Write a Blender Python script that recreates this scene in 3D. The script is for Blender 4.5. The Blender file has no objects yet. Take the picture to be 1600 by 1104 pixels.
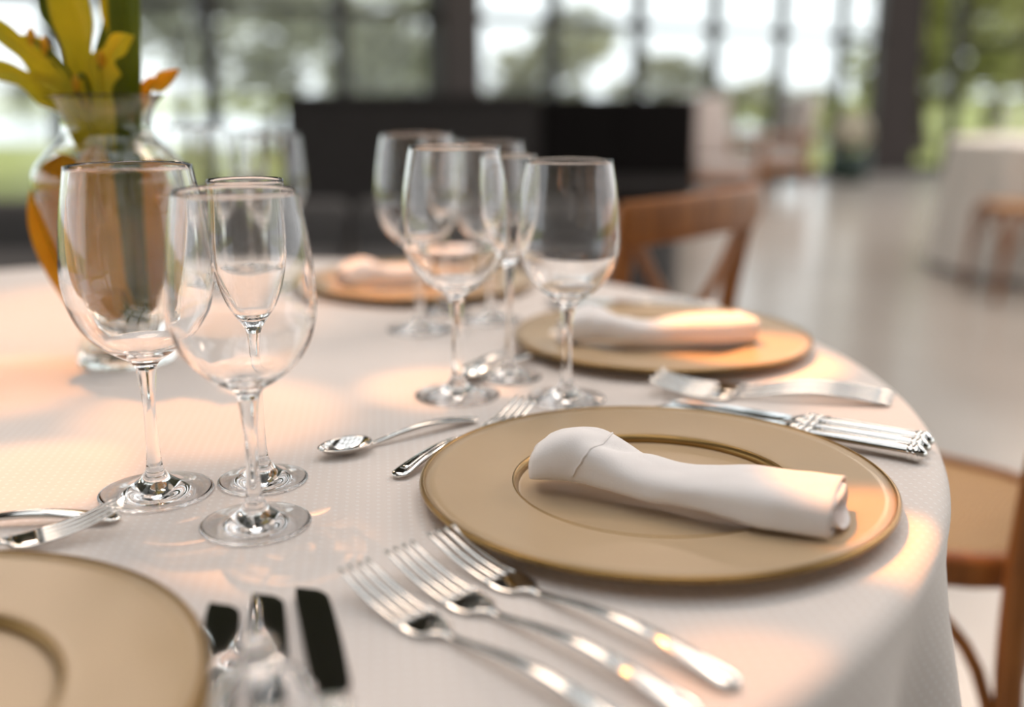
import bpy, math, random
from mathutils import Vector, Matrix, noise
random.seed(7)
R = math.radians
sc = bpy.context.scene
C = sc.collection
T = 0.75                                   # height of the table top above the floor

# ------------------------------------------------------------------ camera, sky, lights, exposure
cam = bpy.data.cameras.new('camera')
cam_o = bpy.data.objects.new('camera', cam)
C.objects.link(cam_o)
cam_o.location = (0, 0, T + 0.27)
cam_o.rotation_euler = (R(90 - 14.0), 0, 0)
cam.sensor_width = 36.0
cam.lens = 36.0 * 1640 / 1600
cam.clip_start = 0.02
cam.clip_end = 400
cam.dof.use_dof = True
cam.dof.focus_distance = 0.735
cam.dof.aperture_fstop = 1.85
sc.camera = cam_o

world = bpy.data.worlds.new('overcast_sky')
sc.world = world
world.use_nodes = True
bg = world.node_tree.nodes['Background']
bg.inputs[0].default_value = (0.93, 0.97, 1.0, 1)
bg.inputs[1].default_value = 1.0

SPOTS = [  # added spots, one per warm patch: target on the table (x, y), cone radius there, watts, colour
    ((-0.350, 0.715), 0.075, 30, 0),
    ((-0.260, 0.870), 0.110, 24, 0),
    ((-0.500, 0.965), 0.110, 24, 1),
    ((-0.50, 1.30), 0.230, 20, 0),
    ((-0.155, 0.600), 0.060, 24, 0),
    ((0.228, 0.604), 0.052, 64, 1),
    ((0.250, 1.055), 0.080, 92, 1),
    ((0.120, 0.435), 0.055, 18, 1),
    ((-0.070, 0.950), 0.070, 26, 0),
    ((-0.160, 1.440), 0.110, 40, 1),
    ((0.330, 0.860), 0.080, 14, 0),
    ((0.469, 1.254), 0.050, 30, 1),
]
WARM = [(1.0, 0.43, 0.15), (1.0, 0.34, 0.04)]
SPOT_Z = 3.1
for (tx, ty), rad, watt, wc in SPOTS:
    li = bpy.data.lights.new('patch_spot', 'SPOT')
    lo = bpy.data.objects.new('patch_spot', li)
    C.objects.link(lo)
    dz = SPOT_Z - T
    lo.location = (tx - 0.28 * dz, ty + 0.36 * dz, SPOT_Z)
    d = Vector((tx, ty, T)) - lo.location
    lo.rotation_euler = d.to_track_quat('-Z', 'Y').to_euler()
    li.spot_size = 2 * math.atan(rad * 1.25 / d.length)
    li.spot_blend = 0.75
    li.shadow_soft_size = 0.012
    li.energy = watt * 4.5
    li.color = WARM[wc]

FILLS = [  # warm fill lights added under the ceiling: x, y, diameter, watts
    (-1.0, 2.1, 0.9, 9), (0.7, 2.3, 0.9, 9), (-0.4, -0.6, 0.9, 2),
    (3.2, 3.2, 0.9, 26), (3.2, 6.8, 0.9, 30), (6.0, 5.2, 0.9, 34), (5.2, 9.6, 0.9, 30), (1.4, 8.6, 0.7, 10), (-2.6, 4.6, 0.7, 14),
]
for lx, ly, ld, lw in FILLS:
    li = bpy.data.lights.new('warm_fill', 'AREA')
    li.shape = 'DISK'
    li.size = ld
    li.energy = lw
    li.color = (1.0, 0.77, 0.61)
    lo = bpy.data.objects.new('warm_fill', li)
    C.objects.link(lo)
    lo.location = (lx, ly, 3.40)

vs = sc.view_settings
vs.view_transform = 'Standard'
vs.look = 'None'
vs.exposure = 0.78
vs.gamma = 1.0
vs.use_curve_mapping = False
cy = sc.cycles
cy.use_denoising = True
cy.max_bounces = 26
cy.transmission_bounces = 26
cy.glossy_bounces = 10
cy.diffuse_bounces = 5
cy.transparent_max_bounces = 32
cy.sample_clamp_indirect = 6.0
cy.blur_glossy = 0.3

# ------------------------------------------------------------------ materials
MATS = {}
def mat(name, col, rough=0.5, metal=0.0, spec=0.5, noise_scale=None, noise_amt=0.0, col2=None, bump=0.0,
        bump_scale=None, trans=0.0, ior=1.45, coat=0.0, sheen=0.0, aniso_scale=None, sss=0.0):
    m = bpy.data.materials.new(name)
    m.use_nodes = True
    nt = m.node_tree
    p = nt.nodes['Principled BSDF']
    p.inputs['Base Color'].default_value = (*col, 1)
    p.inputs['Roughness'].default_value = rough
    p.inputs['Metallic'].default_value = metal
    p.inputs['Specular IOR Level'].default_value = spec
    p.inputs['Transmission Weight'].default_value = trans
    p.inputs['IOR'].default_value = ior
    p.inputs['Coat Weight'].default_value = coat
    p.inputs['Sheen Weight'].default_value = sheen
    tc = nt.nodes.new('ShaderNodeTexCoord')
    src = tc.outputs['Object']
    if aniso_scale:
        mp = nt.nodes.new('ShaderNodeMapping')
        mp.inputs['Scale'].default_value = aniso_scale
        nt.links.new(src, mp.inputs[0])
        src = mp.outputs[0]
    if noise_scale:
        n = nt.nodes.new('ShaderNodeTexNoise')
        n.inputs['Scale'].default_value = noise_scale
        n.inputs['Detail'].default_value = 5
        nt.links.new(src, n.inputs['Vector'])
        mx = nt.nodes.new('ShaderNodeMix')
        mx.data_type = 'RGBA'
        c2 = col2 or tuple(c * (1 - noise_amt) for c in col)
        mx.inputs[6].default_value = (*col, 1)
        mx.inputs[7].default_value = (*c2, 1)
        mr = nt.nodes.new('ShaderNodeMapRange')
        mr.inputs[1].default_value = 0.35
        mr.inputs[2].default_value = 0.65
        nt.links.new(n.outputs[0], mr.inputs[0])
        nt.links.new(mr.outputs[0], mx.inputs[0])
        nt.links.new(mx.outputs[2], p.inputs['Base Color'])
    if bump:
        b = nt.nodes.new('ShaderNodeBump')
        b.inputs['Strength'].default_value = bump
        b.inputs['Distance'].default_value = 0.002
        n2 = nt.nodes.new('ShaderNodeTexNoise')
        n2.inputs['Scale'].default_value = bump_scale or 60
        nt.links.new(src, n2.inputs['Vector'])
        nt.links.new(n2.outputs[0], b.inputs['Height'])
        nt.links.new(b.outputs[0], p.inputs['Normal'])
    MATS[name] = m
    return m

def thin_glass(name, tint, refl):
    m = bpy.data.materials.new(name)
    m.use_nodes = True
    nt = m.node_tree
    nt.nodes.remove(nt.nodes['Principled BSDF'])
    out = nt.nodes['Material Output']
    tr = nt.nodes.new('ShaderNodeBsdfTransparent')
    tr.inputs[0].default_value = (*tint, 1)
    gl = nt.nodes.new('ShaderNodeBsdfGlossy')
    gl.inputs['Roughness'].default_value = 0.0
    fr = nt.nodes.new('ShaderNodeLayerWeight')
    fr.inputs[0].default_value = 0.5
    pw = nt.nodes.new('ShaderNodeMath'); pw.operation = 'POWER'; pw.inputs[1].default_value = 5.0
    nt.links.new(fr.outputs['Facing'], pw.inputs[0])
    ad = nt.nodes.new('ShaderNodeMath'); ad.operation = 'MULTIPLY_ADD'
    ad.inputs[1].default_value = 1 - refl; ad.inputs[2].default_value = refl
    nt.links.new(pw.outputs[0], ad.inputs[0])
    mx = nt.nodes.new('ShaderNodeMixShader')
    nt.links.new(ad.outputs[0], mx.inputs[0])
    nt.links.new(tr.outputs[0], mx.inputs[1])
    nt.links.new(gl.outputs[0], mx.inputs[2])
    nt.links.new(mx.outputs[0], out.inputs[0])
    MATS[name] = m
    return m

def clear_glass(name, tint, clear):
    """drinking glass: true refraction, blended with straight-through light for the thin blown wall"""
    m = bpy.data.materials.new(name)
    m.use_nodes = True
    nt = m.node_tree
    nt.nodes.remove(nt.nodes['Principled BSDF'])
    out = nt.nodes['Material Output']
    g = nt.nodes.new('ShaderNodeBsdfGlass')
    g.inputs['Color'].default_value = (*tint, 1)
    g.inputs['Roughness'].default_value = 0.0
    g.inputs['IOR'].default_value = 1.48
    if clear > 0:
        tr = nt.nodes.new('ShaderNodeBsdfTransparent')
        mx = nt.nodes.new('ShaderNodeMixShader')
        mx.inputs[0].default_value = clear
        nt.links.new(g.outputs[0], mx.inputs[1])
        nt.links.new(tr.outputs[0], mx.inputs[2])
        nt.links.new(mx.outputs[0], out.inputs[0])
    else:
        nt.links.new(g.outputs[0], out.inputs[0])
    MATS[name] = m
    return m

def cloth_mat():
    m = mat('tablecloth_damask', (0.80, 0.745, 0.705), 0.75, sheen=0.15)
    nt = m.node_tree
    N, L = nt.nodes, nt.links
    p = N['Principled BSDF']
    tc = N.new('ShaderNodeTexCoord')
    mp = N.new('ShaderNodeMapping')
    mp.inputs['Rotation'].default_value = (0, 0, R(38))
    mp.inputs['Scale'].default_value = (100, 100, 100)
    L.new(tc.outputs['UV'], mp.inputs[0])
    def dots(off):
        a = N.new('ShaderNodeVectorMath'); a.operation = 'ADD'; a.inputs[1].default_value = (off, off, 0)
        L.new(mp.outputs[0], a.inputs[0])
        f = N.new('ShaderNodeVectorMath'); f.operation = 'FRACTION'
        L.new(a.outputs[0], f.inputs[0])
        s = N.new('ShaderNodeVectorMath'); s.operation = 'SUBTRACT'; s.inputs[1].default_value = (0.5, 0.5, 0)
        L.new(f.outputs[0], s.inputs[0])
        k = N.new('ShaderNodeVectorMath'); k.operation = 'MULTIPLY'; k.inputs[1].default_value = (1, 1, 0)
        L.new(s.outputs[0], k.inputs[0])
        ln = N.new('ShaderNodeVectorMath'); ln.operation = 'LENGTH'
        L.new(k.outputs[0], ln.inputs[0])
        r = N.new('ShaderNodeMapRange')
        r.inputs[1].default_value = 0.17; r.inputs[2].default_value = 0.09
        r.inputs[3].default_value = 0.0; r.inputs[4].default_value = 1.0
        L.new(ln.outputs['Value'], r.inputs[0])
        return r.outputs[0]
    mxm = N.new('ShaderNodeMath'); mxm.operation = 'MAXIMUM'
    L.new(dots(0.0), mxm.inputs[0]); L.new(dots(0.5), mxm.inputs[1])
    mx = N.new('ShaderNodeMix'); mx.data_type = 'RGBA'
    mx.inputs[6].default_value = (0.80, 0.725, 0.675, 1)
    mx.inputs[7].default_value = (0.86, 0.81, 0.775, 1)
    L.new(mxm.outputs[0], mx.inputs[0])
    L.new(mx.outputs[2], p.inputs['Base Color'])
    n = N.new('ShaderNodeTexNoise'); n.inputs['Scale'].default_value = 900
    L.new(tc.outputs['Object'], n.inputs['Vector'])
    ad = N.new('ShaderNodeMath'); ad.operation = 'MULTIPLY_ADD'
    ad.inputs[1].default_value = 0.5
    L.new(n.outputs[0], ad.inputs[0]); L.new(mxm.outputs[0], ad.inputs[2])
    b = N.new('ShaderNodeBump'); b.inputs['Strength'].default_value = 0.25; b.inputs['Distance'].default_value = 0.0006
    L.new(ad.outputs[0], b.inputs['Height'])
    L.new(b.outputs[0], p.inputs['Normal'])
    return m

def rattan_mat():
    m = mat('woven_rattan', (0.45, 0.27, 0.12), 0.55)
    nt = m.node_tree; N, L = nt.nodes, nt.links
    p = N['Principled BSDF']
    tc = N.new('ShaderNodeTexCoord')
    def wav(rot):
        mp = N.new('ShaderNodeMapping'); mp.inputs['Rotation'].default_value = (0, 0, rot)
        L.new(tc.outputs['Object'], mp.inputs[0])
        w = N.new('ShaderNodeTexWave'); w.inputs['Scale'].default_value = 42; w.inputs['Distortion'].default_value = 0.4
        L.new(mp.outputs[0], w.inputs['Vector'])
        return w.outputs['Fac']
    mu = N.new('ShaderNodeMath'); mu.operation = 'MULTIPLY'
    L.new(wav(0), mu.inputs[0]); L.new(wav(R(90)), mu.inputs[1])
    mx = N.new('ShaderNodeMix'); mx.data_type = 'RGBA'
    mx.inputs[6].default_value = (0.42, 0.23, 0.09, 1); mx.inputs[7].default_value = (0.80, 0.50, 0.22, 1)
    L.new(mu.outputs[0], mx.inputs[0]); L.new(mx.outputs[2], p.inputs['Base Color'])
    b = N.new('ShaderNodeBump'); b.inputs['Strength'].default_value = 0.7; b.inputs['Distance'].default_value = 0.003
    L.new(mu.outputs[0], b.inputs['Height']); L.new(b.outputs[0], p.inputs['Normal'])
    return m

GLASS = clear_glass('crystal_glass', (1, 1, 1), 0.0)
BOWL = clear_glass('blown_glass', (1, 1, 1), 0.0)
VGLASS = clear_glass('vase_glass', (0.99, 1.0, 0.99), 0.0)
PANE = thin_glass('window_pane', (0.98, 1, 0.99), 0.03)
CLOTH = cloth_mat()
PLAINCLOTH = mat('plain_white_cloth', (0.76, 0.72, 0.67), 0.8, noise_scale=6, noise_amt=0.05)
NAPKIN = mat('napkin_linen', (0.91, 0.865, 0.845), 0.85, sheen=0.2, noise_scale=30, noise_amt=0.02, bump=0.12, bump_scale=900)
SILVER = mat('polished_silver', (0.80, 0.77, 0.73), 0.09, 1.0, noise_scale=25, noise_amt=0.06)
BLADE = mat('mirror_steel', (0.74, 0.74, 0.75), 0.05, 1.0, noise_scale=25, noise_amt=0.04)
CHARGER = mat('charger_lacquer', (0.55, 0.40, 0.245), 0.30, 0.0, 0.5, noise_scale=14, noise_amt=0.05, bump=0.05, bump_scale=35)
GOLD = mat('antique_gold_edge', (0.36, 0.22, 0.075), 0.28, 0.75, noise_scale=40, noise_amt=0.15)
WOOD = mat('honey_oak', (0.33, 0.125, 0.030), 0.38, noise_scale=9, col2=(0.20, 0.072, 0.018), noise_amt=0.3, aniso_scale=(6, 6, 1), spec=0.3)
RATTAN = rattan_mat()
FLOOR = mat('polished_concrete', (0.44, 0.405, 0.365), 0.22, noise_scale=0.9, noise_amt=0.16, spec=0.6)
BLACK = mat('black_steel', (0.022, 0.021, 0.022), 0.45, noise_scale=6, noise_amt=0.2)
BROWN = mat('dark_brown_column', (0.035, 0.024, 0.022), 0.5, noise_scale=4, noise_amt=0.25)
PLASTER = mat('pale_plaster', (0.55, 0.49, 0.44), 0.8, noise_scale=2, noise_amt=0.15)
CEIL = mat('dark_ceiling', (0.03, 0.028, 0.027), 0.7, noise_scale=3, noise_amt=0.2)
CHARCOAL = mat('charcoal_panel', (0.026, 0.025, 0.027), 0.55, noise_scale=5, noise_amt=0.15)
INK = mat('matte_black_panel', (0.005, 0.0045, 0.005), 0.6, spec=0.12, noise_scale=5, noise_amt=0.2)
SOFA = mat('charcoal_fabric', (0.085, 0.084, 0.086), 0.9, noise_scale=60, noise_amt=0.2, sheen=0.1)
GRASS = mat('lawn', (0.40, 0.40, 0.11), 0.9, noise_scale=0.4, col2=(0.30, 0.33, 0.09), noise_amt=0.3)
WATER = mat('pale_lake', (0.70, 0.73, 0.72), 0.12, noise_scale=0.2, noise_amt=0.1)
LEAF_A = mat('olive_foliage', (0.34, 0.31, 0.13), 0.7, noise_scale=0.8, col2=(0.23, 0.22, 0.085), noise_amt=0.3)
LEAF_B = mat('fresh_foliage', (0.44, 0.44, 0.14), 0.7, noise_scale=0.8, col2=(0.30, 0.31, 0.09), noise_amt=0.3)
LEAF_C = mat('grey_foliage', (0.46, 0.45, 0.33), 0.8, noise_scale=0.8, col2=(0.34, 0.34, 0.22), noise_amt=0.3)
BARK = mat('bark', (0.06, 0.045, 0.03), 0.9, noise_scale=8, noise_amt=0.4)
WHITE = mat('off_white_fabric', (0.50, 0.45, 0.43), 0.9, noise_scale=20, noise_amt=0.06)
POT = mat('dark_green_glaze', (0.008, 0.028, 0.020), 0.3, noise_scale=10, noise_amt=0.3)
PETAL = mat('cream_petals', (0.62, 0.58, 0.46), 0.8, noise_scale=10, noise_amt=0.1)
def leafmat(name, c1, c2, sc_=14):
    m = mat(name, c1, 0.45, noise_scale=sc_, col2=c2, noise_amt=0.3, bump=0.2, bump_scale=60)
    nt = m.node_tree
    p = nt.nodes['Principled BSDF']
    out = nt.nodes['Material Output']
    tl = nt.nodes.new('ShaderNodeBsdfTranslucent')
    src = p.inputs['Base Color'].links[0].from_socket
    nt.links.new(src, tl.inputs[0])
    mx = nt.nodes.new('ShaderNodeMixShader'); mx.inputs[0].default_value = 0.5
    nt.links.new(p.outputs[0], mx.inputs[1]); nt.links.new(tl.outputs[0], mx.inputs[2])
    nt.links.new(mx.outputs[0], out.inputs[0])
    return m
YLEAF = leafmat('yellow_green_leaf', (0.92, 0.76, 0.04), (0.68, 0.62, 0.03))
GLEAF = leafmat('deep_green_leaf', (0.26, 0.31, 0.03), (0.16, 0.21, 0.02))
OLEAF = leafmat('amber_leaf', (0.90, 0.58, 0.03), (0.80, 0.44, 0.015))

# ------------------------------------------------------------------ mesh helpers
def obj(name, verts, faces, m, parent=None, smooth=True, loc=None, rot=None):
    me = bpy.data.meshes.new(name)
    me.from_pydata([tuple(v) for v in verts], [], faces)
    me.validate()
    me.update()
    if smooth:
        me.polygons.foreach_set('use_smooth', [True] * len(me.polygons))
    if m: me.materials.append(m)
    o = bpy.data.objects.new(name, me)
    C.objects.link(o)
    o.parent = parent
    if loc: o.location = loc
    if rot: o.rotation_euler = rot
    return o

def recalc(o):
    import bmesh
    b = bmesh.new(); b.from_mesh(o.data)
    bmesh.ops.recalc_face_normals(b, faces=b.faces)
    b.to_mesh(o.data); b.free()
    return o

def empty(name, loc=(0, 0, 0), rz=0.0):
    o = bpy.data.objects.new(name, None)
    C.objects.link(o)
    o.empty_display_size = 0.05
    o.location = loc
    o.rotation_euler = (0, 0, rz)
    return o

def tag(o, label=None, cat=None, group=None, kind=None):
    if label: o['label'] = label
    if cat: o['category'] = cat
    if group: o['group'] = group
    if kind: o['kind'] = kind
    return o

def copy_tree(o, parent=None, loc=None, rz=None):
    c = o.copy(); C.objects.link(c); c.parent = parent
    for ch in list(o.children): copy_tree(ch, c)
    if loc is not None: c.location = loc
    if rz is not None: c.rotation_euler = (0, 0, rz)
    return c

def lathe(prof, seg=64, close=False):
    vs_, fs = [], []
    rings = []
    for r, z in prof:
        if r < 1e-6:
            rings.append([len(vs_)]); vs_.append((0, 0, z))
        else:
            rings.append(list(range(len(vs_), len(vs_) + seg)))
            vs_ += [(r * math.cos(2 * math.pi * i / seg), r * math.sin(2 * math.pi * i / seg), z) for i in range(seg)]
    n = len(rings)
    for k in range(n if close else n - 1):
        a, b = rings[k], rings[(k + 1) % n]
        for i in range(seg):
            j = (i + 1) % seg
            if len(a) == 1 and len(b) == 1: continue
            if len(a) == 1: fs.append((a[0], b[j], b[i]))
            elif len(b) == 1: fs.append((a[i], a[j], b[0]))
            else: fs.append((a[i], a[j], b[j], b[i]))
    return vs_, fs

def smooth_prof(pts, n=6):
    """Catmull-Rom through profile points"""
    out = []
    P = [pts[0]] + list(pts) + [pts[-1]]
    for i in range(1, len(P) - 2):
        p0, p1, p2, p3 = P[i - 1], P[i], P[i + 1], P[i + 2]
        for k in range(n):
            t = k / n
            out.append(tuple(0.5 * ((2 * p1[a]) + (-p0[a] + p2[a]) * t + (2 * p0[a] - 5 * p1[a] + 4 * p2[a] - p3[a]) * t * t
                       + (-p0[a] + 3 * p1[a] - 3 * p2[a] + p3[a]) * t ** 3) for a in range(len(p1))))
    out.append(tuple(pts[-1]))
    return out

def box(sx, sy, sz, c=(0, 0, 0), bev=0.0):
    """box with chamfered vertical and horizontal edges (bev > 0)"""
    x, y, z = sx / 2, sy / 2, sz / 2
    if bev <= 0:
        v = [(c[0] + a * x, c[1] + b * y, c[2] + d * z) for d in (-1, 1) for b in (-1, 1) for a in (-1, 1)]
        f = [(0, 2, 3, 1), (4, 5, 7, 6), (0, 1, 5, 4), (2, 6, 7, 3), (0, 4, 6, 2), (1, 3, 7, 5)]
        return v, f
    b = min(bev, x * .9, y * .9, z * .9)
    def ring(ix, iy, zz):
        pts = []
        for cx, cy_, a0 in ((1, 1, 0), (-1, 1, 90), (-1, -1, 180), (1, -1, 270)):
            for k in range(4):
                a = R(a0 + 30 * k)
                pts.append((c[0] + cx * (x - b) + (b - ix) * math.cos(a), c[1] + cy_ * (y - b) + (b - ix) * math.sin(a), c[2] + zz))
        return pts
    rings = []
    for k in range(4):
        a = R(30 * k); rings.append(ring(b - b * math.sin(a), 0, -z + b - b * math.cos(a)))
    for k in range(4):
        a = R(30 * k); rings.append(ring(b - b * math.cos(a), 0, z - b + b * math.sin(a)))
    v, f = [], []
    n = 16
    for r in rings: v += r
    for k in range(len(rings) - 1):
        for i in range(n):
            j = (i + 1) % n
            f.append((k * n + i, k * n + j, (k + 1) * n + j, (k + 1) * n + i))
    f.append(tuple(range(n - 1, -1, -1)))
    f.append(tuple(range((len(rings) - 1) * n, len(rings) * n)))
    return v, f

def join(*parts):
    v, f = [], []
    for a, b in parts:
        o = len(v); v += list(a); f += [tuple(i + o for i in q) for q in b]
    return v, f

def sweep(path, seg=12, power=2.0, up=(0, 0, 1), cap=True):
    """path: (x, y, z, half_width, half_thickness); superellipse sections"""
    v, f = [], []
    n = len(path)
    upv = Vector(up)
    for i, p in enumerate(path):
        a = Vector(path[max(i - 1, 0)][:3]); b = Vector(path[min(i + 1, n - 1)][:3])
        t = (b - a).normalized()
        s = t.cross(upv)
        s = s.normalized() if s.length > 1e-5 else Vector((1, 0, 0))
        u = s.cross(t).normalized()
        o = Vector(p[:3])
        for k in range(seg):
            ang = 2 * math.pi * k / seg
            cx, sx = math.cos(ang), math.sin(ang)
            ex = math.copysign(abs(cx) ** (2 / power), cx); ey = math.copysign(abs(sx) ** (2 / power), sx)
            v.append(o + s * (p[3] * ex) + u * (p[4] * ey))
    for i in range(n - 1):
        for k in range(seg):
            j = (k + 1) % seg
            f.append((i * seg + k, i * seg + j, (i + 1) * seg + j, (i + 1) * seg + k))
    if cap:
        f.append(tuple(range(seg - 1, -1, -1)))
        f.append(tuple(range((n - 1) * seg, n * seg)))
    return v, f

def tube(pts, r, seg=10, up=(0, 0, 1), n=5):
    q = smooth_prof([tuple(p) for p in pts], n) if len(pts) > 2 else pts
    rr = r if callable(r) else (lambda t: r)
    m = len(q) - 1
    return sweep([(*p[:3], rr(i / m), rr(i / m)) for i, p in enumerate(q)], seg, 2.0, up)

# ------------------------------------------------------------------ the setting
def slab(x0, x1, y0, y1, z0, z1):
    return box(x1 - x0, y1 - y0, z1 - z0, ((x0 + x1) / 2, (y0 + y1) / 2, (z0 + z1) / 2))
K0 = Vector((-2.32, 8.36, 0)); KD = Vector((0.9025, 0.705, 0))
def kp(k): return K0 + KD * k
P_L, P_C = kp(-5), kp(8)
P_R = Vector((11.0, 13.2, 0))
# floor outline follows the glass wall
fl = [(-9, -6), (11, -6), (11, 13.2), (P_C.x, P_C.y), (P_L.x, P_L.y), (-9, P_L.y - 1.5)]
v = [(x, y, 0) for x, y in fl] + [(x, y, -0.15) for x, y in fl]
n = len(fl)
tag(obj('floor', v, [tuple(range(n)), tuple(range(2 * n - 1, n - 1, -1))] + [(i, i + n, (i + 1) % n + n, (i + 1) % n) for i in range(n)], FLOOR, None, False),
    'polished grey concrete floor of the pavilion', kind='structure')
tag(obj('trim_1', *slab(-80, 120, -30, 260, -0.42, -0.16), GRASS, None, False), 'yellow green lawn outside the glass wall', kind='structure')
tag(obj('trim_2', *slab(-80, 9, 24, 62, -0.155, -0.10), WATER, None, False), 'pale lake beyond the lawn', kind='structure')
CZ = 3.5
SKX, SKY = (-1.9, 1.6), (-1.6, 2.9)      # skylight over the table
SQX, SQY = (2.2, 9.5), (1.0, 12.5)       # roof opening added to brighten the right half of the hall
def ring_slabs(x0, x1, y0, y1, X, Y):
    return join(slab(x0, X[0], y0, y1, CZ, CZ + .15), slab(X[1], x1, y0, y1, CZ, CZ + .15), slab(X[0], X[1], y0, Y[0], CZ, CZ + .15), slab(X[0], X[1], Y[1], y1, CZ, CZ + .15))
tag(obj('wall_back', *slab(-9, 11, -4.6, -4.4, 0, CZ), PLASTER, None, False), 'pale plaster wall added unseen behind the viewer', kind='structure')  # unseen wall, added to calm glass reflections and bounce soft light
ce = tag(obj('ceiling', *join(ring_slabs(-9, 2.0, -6, 14.2, SKX, SKY), ring_slabs(2.0, 11, -6, 14.2, SQX, SQY)), CEIL, None, False),
         'dark ceiling with glazed skylight grid and an added roof opening', kind='structure')
for (X, Y, nx, ny) in ((SKX, SKY, 5, 6), (SQX, SQY, 6, 9)):
    for i in range(1, nx):
        x = X[0] + (X[1] - X[0]) * i / nx
        obj('skylight_bar', *slab(x - .04, x + .04, Y[0], Y[1], CZ, CZ + .12), BLACK, ce, False)
    for i in range(1, ny):
        y = Y[0] + (Y[1] - Y[0]) * i / ny
        obj('skylight_bar', *slab(X[0], X[1], y - .04, y + .04, CZ, CZ + .12), BLACK, ce, False)

wang = math.atan2(KD.y, KD.x)
def window(idx, a, b, rails, frame=BLACK, mull=0.10, door=False):
    d = b - a; L_ = d.length; ang = math.atan2(d.y, d.x)
    w = empty('window_%d' % idx, a, ang)
    tag(w, kind='structure')
    obj('mullion', *box(mull, 0.12, CZ, (0, 0, CZ / 2)), frame, w, False)
    obj('sill', *box(L_, 0.12, 0.10, (L_ / 2, 0, 0.05)), frame, w, False)
    zs = [0.10]
    for z in rails:
        obj('rail', *box(L_, 0.10, 0.08, (L_ / 2, 0, z)), frame, w, False)
        zs.append(z)
    zs.append(CZ)
    for z0, z1 in zip(zs[:-1], zs[1:]):
        obj('pane', *box(L_ - mull, 0.008, z1 - z0 - .06, (L_ / 2, 0, (z0 + z1) / 2)), PANE, w, False)
    return w
idx = 1
for k in range(-5, 8):
    m_ = 0.10
    window(idx, kp(k), kp(k + 1), (1.66, 2.6), BLACK, m_); idx += 1
dn = (P_R - P_C).normalized()
for j in range(4):
    window(idx, P_C + dn * (0 if j == 0 else .78 + 1.5 * (j - 1)), P_C + dn * (.78 + 1.5 * j), (1.62,) if j else (2.4,), BLACK, 0.14); idx += 1
def column(i, p, w, d, m, lab, ang=wang):
    tag(obj('trim_%d' % i, *box(w, d, CZ, (0, 0, CZ / 2), 0.02), m, None, False, (p.x, p.y, 0), (0, 0, ang)), lab, kind='structure')
column(3, kp(2) - Vector((0, .12, 0)), 0.42, 0.30, BROWN, 'thick dark brown column behind the bar')
column(4, kp(8) - Vector((0, .12, 0)), 0.56, 0.40, BROWN, 'broad dark brown column at the corner of the glass wall', 0)

# ------------------------------------------------------------------ trees and shrubs outside
def crown_mesh(name, nleaf, size, seed):
    rnd = random.Random(seed)
    vs_, fs = [], []
    blobs = []
    for _ in range(16):
        while True:
            p = Vector((rnd.uniform(-1, 1), rnd.uniform(-1, 1), rnd.uniform(-1, 1)))
            if p.length < 0.8: break
        blobs.append((p, rnd.uniform(.2, .38)))
    for _ in range(nleaf):
        c, r = rnd.choice(blobs)
        p = c + Vector((rnd.gauss(0, 1), rnd.gauss(0, 1), rnd.gauss(0, 1))).normalized() * r * rnd.uniform(.6, 1.05)
        q = Matrix.Rotation(rnd.uniform(0, 6.28), 3, 'Z') @ Matrix.Rotation(rnd.uniform(-1.4, 1.4), 3, 'X')
        s = size * rnd.uniform(.6, 1.3)
        k = len(vs_)
        vs_ += [p + q @ Vector(u) * s for u in ((-1, 0, 0), (0, -.5, .12), (1, 0, 0), (0, .5, .12))]
        fs += [(k, k + 1, k + 2), (k, k + 2, k + 3)]
    me = bpy.data.meshes.new(name)
    me.from_pydata([tuple(x) for x in vs_], [], fs)
    return me
CROWN = [crown_mesh('crown_mesh', 1700, 0.085, s) for s in (1, 2, 3)]
def crown_of(kind, m):
    me = CROWN[kind].copy(); me.materials.append(m); return me
CM = {}
def tree(x, y, zc, rx, rz_, kind, m, label, trunk=True, cat='tree', name='tree', group='trees outside the glass wall'):
    t = empty(name, (x, y, -0.16), random.uniform(0, 6))
    tag(t, label, cat, group)
    key = (kind, m.name)
    if key not in CM: CM[key] = crown_of(kind, m)
    c = bpy.data.objects.new('crown', CM[key]); C.objects.link(c); c.parent = t
    c.location = (0, 0, zc); c.scale = (rx, rx, rz_)
    pts = [(0, 0, 0), (0.06 * rx, 0, zc * .5), (-.04 * rx, .05 * rx, zc)]
    obj('trunk' if trunk else 'stems', *tube(pts, lambda q: max(.03, .07 * rx * (1 - .6 * q)), 8), BARK, t)
    if trunk:
        for a in (0.4, 2.3, 4.4):
            obj('branch', *tube([(0, 0, zc * .55), (.3 * rx * math.cos(a), .3 * rx * math.sin(a), zc * .85), (.6 * rx * math.cos(a), .6 * rx * math.sin(a), zc * 1.15)],
                lambda q: max(.02, .035 * rx * (1 - .6 * q)), 6), BARK, t)
def px(xpix, y): return (xpix - 800) / 1640 * y
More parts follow.
